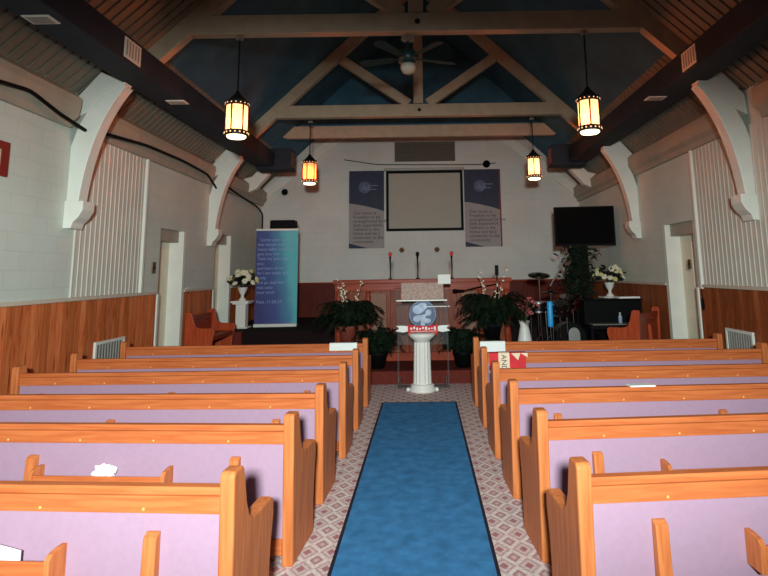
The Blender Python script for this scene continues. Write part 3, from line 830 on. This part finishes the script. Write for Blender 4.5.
for i in range(n+1):
    u = -1+2*i/n
    pa_.append((u*.23, .93-.025*(1-u*u))); pb_.append((u*.23, .78-.025*(1-u*u)))
rb.prism(pa_+pb_[::-1], 'Y', -.09, -.07)
rbn = rb.build('red_ribbon', M['red'], lc)
tl = MB()
for i in range(9):
    x = -.19+i*.045
    tl.box(x, x+.028, -.094, -.09, .865+.01*math.sin(i*2.1)-.012, .885+.012*math.sin(i*1.7))
    tl.box(x, x+.038, -.094, -.09, .825, .832)
tl.build('ribbon_print', M['paper'], rbn)
for s in (-1, 1):
    MB().prism([(s*.21, .83), (s*.3, .81), (s*.42, .83), (s*.36, .87), (s*.41, .91), (s*.29, .91), (s*.22, .9)], 'Y', -.065, -.05).build('ribbon_tail', M['paper'], lc)
# things on the lectern
bk = tag(MB().box(-.1, .1, -.01, .01, 0, .16, Matrix.Rotation(-.5, 4, 'X')).build('paper_sheet', M['paper']), 'bright white sheet at the right of the clear lectern top', 'paper')
bk.location = (.33, 8.99, 1.53)
hm = thing('boom_microphone', 'black microphone on a boom reaching the clear lectern from the right', 'microphone', (1.29, 9.95, .2))
MB().lathe([(.07, 0), (.07, .02), (.02, .04)], 20).build('stand_base', M['black'], hm)
MB().tube([(0, 0, .02), (0, 0, 1.5)], .012).build('stand_pole', M['black'], hm)
MB().tube([(.05, .02, 1.3), (-.35, -.2, 1.25), (-.62, -.35, 1.2)], .009).build('boom', M['black'], hm)
MB().lathe([(.015, 0), (.022, .12), (.03, .16), (.02, .2)], 12, Matrix.Translation((-.6, -.34, 1.2)) @ Matrix.Rotation(-PI/2, 4, 'Y')).build('mic_head', M['blackcloth'], hm)
MB().box(-.03, .03, -.02, .02, 1.44, 1.62).build('clip', M['black'], hm)

# ------------------------------------------------------------------ plants
def fern(loc, R, H, n, label, stand=0, twigs=0, pot=True, droop=1.2, seed=1, name='potted_fern'):
    rnd = random.Random(seed)
    t = thing(name, label, 'plant', loc)
    if stand:
        MB().lathe([(.16, 0), (.16, .03), (.03, .06), (.03, stand-.04), (.13, stand-.02), (.13, stand)], 16).build('plant_stand', M['iron'], t)
    MB().lathe([(.11, stand), (.15, stand+.2), (.165, stand+.22), (.165, stand+.25), (.12, stand+.25), (.1, stand+.2)], 20).build('pot', M['terra'] if pot else M['black'], t, smooth=True)
    f = MB(); z0 = stand+.22
    for i in range(n):
        a = rnd.uniform(0, 2*PI); r = R*rnd.uniform(.55, 1.05); h = H*rnd.uniform(.3, 1)
        prev = None; pts = []
        for k in range(9):
            u = k/8
            pts.append(Vector((math.cos(a)*(r*u+.03), math.sin(a)*(r*u+.03), z0+h*math.sin(u*PI*.62)*1.05-droop*H*.25*u*u)))
        pts = [Vector((q.x, q.y, max(q.z, .03))) for q in pts]
        side = Vector((-math.sin(a), math.cos(a), 0))
        for k in range(8):
            p, q = pts[k], pts[k+1]; w = .075*(1-k/9)+.02
            for s in (-1, 1):
                for j in (0, .5):
                    c = p.lerp(q, j); e = c+side*s*w+(q-p)*.7+Vector((0, 0, rnd.uniform(-.03, .01)))
                    d = (q-p)*.38
                    f.quad([c-d*.4, c+d, e+d*.2, e-d*.15])
    f.build('fronds', M['fern'], t)
    if twigs:
        w = MB(); b = MB()
        for i in range(twigs):
            a = rnd.uniform(0, 2*PI); L_ = rnd.uniform(.5, .75); lean = rnd.uniform(.1, .35)
            pts = [Vector((math.cos(a)*lean*u*L_*1.6, math.sin(a)*lean*u*L_, z0+L_*u*1.25)) for u in (0, .3, .6, 1)]
            w.tube(pts, [.008, .007, .005, .003], 5)
            for k in range(9):
                u = rnd.uniform(.45, 1); q = pts[0].lerp(pts[-1], u)
                b.ball(q+Vector((rnd.uniform(-.03, .03), rnd.uniform(-.03, .03), rnd.uniform(-.02, .02))), .015, 1)
        w.build('twigs', M['twig'], t); b.build('blossom', M['petal'], t)
    return t
fern((-1.25, 9.42, .2), .58, .5, 150, 'large dark fern with white blossom twigs left of the pulpit', .42, 4, True, 1.2, 3)
fern((1.12, 9.4, .2), .6, .62, 160, 'large dark fern with white blossom twigs right of the pulpit', .42, 4, False, 1.2, 5)
fern((-.76, 9.36, .2), .4, .46, 110, 'low dark fern on the platform between the left fern and the lectern', 0, 0, False, 1.0, 8)
fern((.62, 9.36, .2), .4, .46, 110, 'low dark fern on the platform between the lectern and the right fern', 0, 0, False, 1.0, 9)

def flowers(loc, label, seed, ped=True):
    rnd = random.Random(seed)
    t = thing('flower_urn', label, 'flowers', loc)
    z = 0
    MB().lathe([(.08, 0), (.08, .025), (.05, .05), (.03, .09), (.035, .12), (.08, .2), (.095, .26), (.105, .28), (.08, .28), (.06, .2)], 24).build('urn', M['urn'], t, smooth=True)
    f = MB()
    for i in range(120):
        a = rnd.uniform(0, 2*PI); u = rnd.uniform(.2, 1); el = rnd.uniform(-.25, 1.2)
        r = .32*u; c = Vector((math.cos(a)*math.cos(el)*r, math.sin(a)*math.cos(el)*r, .38+math.sin(el)*r*.85))
        d = Vector((math.cos(a+rnd.uniform(-.6, .6)), math.sin(a), rnd.uniform(-.6, .6))).normalized(); s = d.orthogonal().normalized()*.035
        f.quad([c-d*.07, c+s, c+d*.08, c-s])
    f.tube([(0, 0, .2), (0, 0, .42)], .05, 8)
    f.build('leaves', M['leaf'], t)
    fm = MB()
    for k in range(6):
        a = k*PI/3; fm.ball((.035*math.cos(a), .035*math.sin(a), 0), .03, 1, (1, 1, .7))
    fm.ball((0, 0, .015), .03, 1)
    proto = fm.build('flower', M['petal'], t)
    fm2 = MB()
    for k in range(6):
        a = k*PI/3; fm2.ball((.03*math.cos(a), .03*math.sin(a), 0), .026, 1, (1, 1, .7))
    fm2.ball((0, 0, .015), .03, 1)
    proto2 = fm2.build('flower', M['petaly'], t)
    for i in range(22):
        a = rnd.uniform(PI*.95, PI*2.05); el = rnd.uniform(-.25, 1.25); r = rnd.uniform(.25, .34)
        src = proto if i % 4 else proto2
        o = src if i in (0, 1) and (i == 1) == (src is proto) else src.copy()
        if o is not proto and o is not proto2: COL.objects.link(o)
        o.parent = t
        o.location = (math.cos(a)*math.cos(el)*r, math.sin(a)*math.cos(el)*r, .38+math.sin(el)*r*.85)
        o.rotation_euler = (rnd.uniform(.6, 1.5), 0, a+PI/2)
    return t
def pedestal(loc, label):
    t = thing('flower_pedestal', label, 'pedestal', loc)
    MB().box(-.16, .16, -.16, .16, 0, .03).build('pedestal_base', M['urn'], t, bevel=.006)
    MB().box(-.105, .105, -.105, .105, .03, .5).build('pedestal_shaft', M['urn'], t, bevel=.01)
    MB().box(-.16, .16, -.16, .16, .5, .53).box(-.19, .19, -.19, .19, .53, .57).build('pedestal_top', M['urn'], t, bevel=.006)
pedestal((-3.88, 12.2, .6), 'white pedestal at the left wall under the white flowers')
flowers((-3.88, 12.2, 1.17), 'white urn of cream flowers on the left pedestal beside the banner', 21)
pedestal((3.84, 11.74, .6), 'white pedestal at the right wall behind the black organ')
flowers((3.84, 11.74, 1.17), 'white urn of cream and yellow flowers at the right wall', 22)
fv = thing('floor_vase', 'tall white vase of pink blossom beside the drums', 'vase', (1.7, 9.75, .2))
MB().lathe([(.09, 0), (.12, .1), (.13, .3), (.09, .5), (.07, .6), (.1, .68), (.08, .68), (.05, .6)], 20).build('vase', M['urn'], fv, smooth=True)
g = MB(); b = MB(); rnd = random.Random(4)
for i in range(16):
    a = rnd.uniform(0, 2*PI); r = rnd.uniform(.05, .22); h = rnd.uniform(.15, .4)
    e = Vector((math.cos(a)*r, math.sin(a)*r, .66+h)); g.tube([(0, 0, .6), tuple(Vector((0, 0, .66)).lerp(e, .5)+Vector((0, 0, .04))), tuple(e)], .005, 5)
    for k in range(5): b.ball(e+Vector((rnd.uniform(-.04, .04), rnd.uniform(-.04, .04), rnd.uniform(-.06, .03))), .02, 1)
g.build('stems', M['leafg'], fv); b.build('blossom', M['petalp'], fv)

# ------------------------------------------------------------------ roll-up banner and loudspeaker
ru = thing('roll_up_banner', 'tall blue roll-up banner with white scripture text on the stage', 'banner', (-3.2, 12.35, .6), math.radians(3))
MB().box(-.46, .46, -.08, .08, 0, .07).build('banner_base', M['white'], ru, bevel=.02)
MB().box(-.455, .455, -.006, .006, .06, 2.08).build('banner_sheet', M['banner'], ru)
MB().box(-.46, .46, -.015, .015, 2.07, 2.11).build('top_bar', M['white'], ru, bevel=.005)
MB().tube([(0, .03, .05), (0, .03, 2.09)], .012).build('support_pole', M['silver'], ru)
lettering('lettering', '  Come unto me all\nthat labour and are\nheavy laden and I will\ngive you rest.\nTake my yoke upon\nyou,\nand learn of me\nfor I am meek and\nlowly\nand ye shall find\nrest unto\nyour souls.\n\nMatt. 11:28-29', .092, M['silvertext'], ru, (-.42, -.008, 1.84), spacing=1.12)
ls = thing('loudspeaker', 'black loudspeaker box showing above the top of the blue banner', 'speaker', (-3.17, 12.78, .6))
MB().box(-.28, .28, -.16, .16, 1.62, 2.33).build('cabinet', M['black'], ls, bevel=.02)
MB().tube([(0, 0, .05), (0, 0, 1.6)], .02).build('pole', M['black'], ls)
for k in range(3):
    a = k*2*PI/3+.5
    MB().tube([(0, 0, .45), (.4*math.cos(a), .4*math.sin(a)*.5, .012)], .012).build('leg', M['black'], ls)

# ------------------------------------------------------------------ television on a stand
tv = thing('television', 'large black television on a stand at the right of the stage', 'television', (3.46, 11.98, .6), math.radians(-6))
MB().box(-.63, .63, -.03, .04, 1.62, 2.46).build('screen_case', M['black'], tv, bevel=.01)
MB().box(-.6, .6, -.034, -.03, 1.66, 2.43).build('screen_glass', M['blackcloth'], tv)
MB().box(-.05, .05, .05, .13, .05, 2.0).build('stand_post', M['black'], tv)
MB().box(-.2, .2, .03, .06, 1.8, 2.2).build('mount', M['black'], tv)
MB().box(-.24, .2, -.05, .3, 0, .04).build('stand_base', M['black'], tv, bevel=.01)
tr = thing('artificial_tree', 'dark leafy artificial tree below the black television', 'plant', (3.2, 11.69, .6))
MB().lathe([(.13, 0), (.17, .3), (.14, .3)], 16).build('pot', M['black'], tr)
MB().tube([(0, 0, .2), (.03, 0, .8), (-.02, .02, 1.4)], [.03, .025, .015]).build('trunk', M['iron'], tr)
f = MB(); rnd = random.Random(11)
for i in range(800):
    c = Vector((rnd.gauss(0, .14), rnd.gauss(0, .08), rnd.uniform(.62, 1.6)))
    d = Vector((rnd.uniform(-1, 1), rnd.uniform(-1, 1), rnd.uniform(-1, .4))).normalized(); s = d.orthogonal().normalized()*.03
    f.quad([c-d*.07, c+s, c+d*.09, c-s])
f.build('foliage', M['leaf'], tr)

# ------------------------------------------------------------------ drum kit (each piece stands on its own)
def cymbal(loc, r, h, label, tilt=.12):
    t = thing('cymbal_stand', label, 'cymbal', loc, 0, 'cymbals of the drum kit')
    MB().lathe([(r, h), (r*.3, h+.02), (r*.18, h+.05), (.01, h+.055), (.01, h+.05), (r*.18, h+.043), (r*.3, h+.012), (r, h-.004)], 32, Matrix.Translation((0, 0, h)) @ Matrix.Rotation(tilt, 4, 'X') @ Matrix.Translation((0, 0, -h))).build('cymbal', M['bronze'], t, smooth=True)
    MB().tube([(0, 0, .3), (0, 0, h+.06)], .011).build('stand_pole', M['chrome'], t)
    for k in range(3):
        a = k*2*PI/3+.5
        MB().tube([(0, 0, .32), (.24*math.cos(a), .24*math.sin(a), .012)], .009).build('leg', M['chrome'], t)
ZS = .2
cymbal((2.24, 11.0, ZS), .21, 1.42, 'dark cymbal on a stand, highest of the drum kit', .3)
cymbal((2.5, 11.2, ZS), .17, 1.08, 'smaller cymbal low behind the blue tube', .1)
def drum(name, loc, r, h, z, label, tilt=0, bass=False):
    t = thing(name, label, 'drum', loc, 0, 'drums of the drum kit')
    m = (Matrix.Translation((0, 0, r+.01)) @ Matrix.Rotation(PI/2, 4, 'X')) if bass else (Matrix.Translation((0, 0, z)) @ Matrix.Rotation(tilt, 4, 'X'))
    MB().lathe([(r, 0), (r, h)], 28, m).build('shell', M['drum'], t)
    MB().lathe([(r*.97, h), (r*.97, h+.006)], 28, m).build('drum_head', M['drumhead'], t)
    for zz in (0, h-.02): MB().lathe([(r*1.0, zz), (r*1.04, zz), (r*1.04, zz+.03), (r*1.0, zz+.03)], 28, m).build('hoop', M['chrome'] if not bass else M['black'], t)
    lg = MB()
    for k in range(8):
        a = k*PI/4
        lg.ball((r*1.02*math.cos(a), r*1.02*math.sin(a), h*.5), .018, 1, m=m)
    lg.build('lugs', M['chrome'], t)
    if not bass:
        for k in range(3):
            a = k*2*PI/3+.3
            MB().tube([(r*.9*math.cos(a), r*.9*math.sin(a), z+.05), (r*1.05*math.cos(a), r*1.05*math.sin(a), .01)], .009).build('leg', M['chrome'], t)
drum('bass_drum', (2.7, 11.0, ZS), .27, .4, 0, 'dark bass drum lying on its side in the drum kit', bass=True)
drum('tom_drum', (2.47, 10.42, ZS), .15, .22, .72, 'dark tom drum left of the bass drum', .3)
drum('tom_drum', (2.82, 11.3, ZS), .15, .2, .8, 'dark tom drum behind the bass drum', .3)
drum('snare_drum', (2.12, 10.62, ZS), .17, .18, .75, 'dark snare drum under the high cymbal')
bt = thing('blue_tube', 'bright sky blue upright tube in front of the drums', 'tube', (2.28, 10.35, ZS))
MB().lathe([(.0, .5), (.045, .51), (.05, .55), (.05, .93), (.04, .96), (.0, .965)], 18).build('tube_body', M['blue'], bt, smooth=True)
MB().tube([(0, 0, .02), (0, 0, .52)], .012).build('stem', M['chrome'], bt)
for k in range(3):
    a = k*2*PI/3
    MB().tube([(0, 0, .3), (.2*math.cos(a), .2*math.sin(a), .012)], .009).build('leg', M['chrome'], bt)
st = thing('drum_stool', 'small stool with a rounded silver grey back before the drums', 'stool', (2.58, 9.9, ZS))
bp_ = []
for i in range(11):
    a = PI*i/10; bp_.append((.1*math.cos(a), .42+.12*math.sin(a)))
MB().prism([(-.1, .25)]+[(.1, .25)]+bp_, 'Y', -.015, .015).build('backrest', M['silver'], st, bevel=.008)
MB().lathe([(.16, .2), (.17, .24), (.15, .27)], 20, Matrix.Translation((0, .17, 0))).build('seat', M['black'], st)
for k in range(3):
    a = k*2*PI/3+.5
    MB().tube([(0, .17, .2), (.2*math.cos(a), .17+.2*math.sin(a), .012)], .01).build('leg', M['chrome'], st)
bs = thing('boom_stand', 'thin microphone boom stand rising behind the drums', 'stand', (2.6, 11.42, ZS))
MB().tube([(0, 0, .02), (0, 0, 1.3)], .012).build('stand_pole', M['iron'], bs)
MB().tube([(-.06, 0, 1.2), (.35, 0, 1.85)], .012).build('boom', M['silver'], bs)
MB().lathe([(.02, 0), (.03, .06), (.02, .13)], 10, Matrix.Translation((.35, 0, 1.84)) @ Matrix.Rotation(.6, 4, 'Y')).build('mic_head', M['black'], bs)
MB().lathe([(.14, 0), (.14, .02), (.02, .04)], 18).build('stand_base', M['black'], bs)
# organ
og = thing('organ', 'black organ console at the right of the platform', 'organ', (3.57, 11.0, ZS))
MB().box(-.5, .6, -.05, .3, 0, .93).build('console', M['black'], og, bevel=.01)
MB().box(-.5, .6, -.4, -.05, .42, .5).build('key_bed', M['black'], og, bevel=.01)
MB().box(-.45, .52, -.38, -.1, .5, .515).build('white_keys', M['silver'], og)
MB().box(-.52, .61, -.08, .32, .93, .96).build('lid', M['blackgloss'], og, bevel=.008)
for x in (-.46, .56): MB().box(x-.03, x+.03, -.38, -.05, 0, .42).build('leg', M['black'], og)
MB().box(-.48, .0, -.85, -.5, .0, .42).build('bench', M['blackcloth'], og, bevel=.01)
sm = tag(MB().box(-.21, .21, -.13, .13, 0, .012).box(-.2, .2, -.12, .12, .012, .03, Matrix.Rotation(.06, 4, 'Z')).build('sheet_music', M['paper']), 'white sheets of music lying on the black organ', 'paper')
sm.location = (3.95, 11.08, 1.162)
bo = thing('water_bottle', 'small pale blue bottle on the ledge of the black organ', 'bottle', (3.68, 10.76, .717))
MB().lathe([(.035, 0), (.035, .12), (.014, .16), (.014, .175)], 14).build('bottle_body', M['bluewhite'], bo, smooth=True)
MB().lathe([(.016, .175), (.016, .195)], 12).build('cap', M['paper'], bo)

# ------------------------------------------------------------------ light
def lamp(kind, name, loc, energy, col, size=None, target=None):
    d = bpy.data.lights.new(name, kind); d.energy = energy; d.color = col
    o = bpy.data.objects.new(name, d); COL.objects.link(o); o.location = loc
    if size: 
        if kind == 'AREA': d.size = size
        else: d.shadow_soft_size = size
    if target: o.rotation_euler = (Vector(target)-Vector(loc)).to_track_quat('-Z', 'Y').to_euler()
    return o
for q in ((-2.4, Y1, 3.72), (2.19, Y1, 3.71), (-2.3, Y2, 3.77), (2.3, Y2, 3.8)):
    lamp('POINT', 'lantern_bulb', q, 36, (1, .34, .15), .03)
fl = lamp('SPOT', 'camera_flash', (.0, -1.3, 2.3), 3000, (.87, 1, .98), .16, (-1.8, 10, .5))
fl.data.spot_size = math.radians(57); fl.data.spot_blend = 1; fl.scale = (2.6, 1, 1)
w = bpy.data.worlds.new('world'); SC.world = w; w.use_nodes = True
w.node_tree.nodes['Background'].inputs['Color'].default_value = (.05, .06, .07, 1)
w.node_tree.nodes['Background'].inputs['Strength'].default_value = .3

# ------------------------------------------------------------------ camera
F, PX, PY, PITCH, ROLL, H = 560., 422., 187., math.atan(85/560.), .015, 1.72
cam = bpy.data.cameras.new('camera'); co = bpy.data.objects.new('camera', cam); COL.objects.link(co)
c, s = math.cos(PITCH), math.sin(PITCH); cr, sr = math.cos(ROLL), math.sin(ROLL)
d = Vector((0, c, s)); u0 = Vector((0, -s, c)); r0 = Vector((1, 0, 0))
r = r0*cr-u0*sr; u = u0*cr+r0*sr
co.matrix_world = Matrix(((r.x, u.x, -d.x, 0), (r.y, u.y, -d.y, 0), (r.z, u.z, -d.z, H), (0, 0, 0, 1)))
cam.sensor_fit = 'HORIZONTAL'; cam.sensor_width = 36; cam.lens = F/768*36
cam.shift_x = (384-PX)/768; cam.shift_y = -(288-PY)/768
cam.clip_start = .05
SC.camera = co
SC.view_settings.view_transform = 'Standard'; SC.view_settings.look = 'None'
SC.view_settings.gamma = 1; SC.view_settings.exposure = 0; SC.view_settings.use_curve_mapping = False
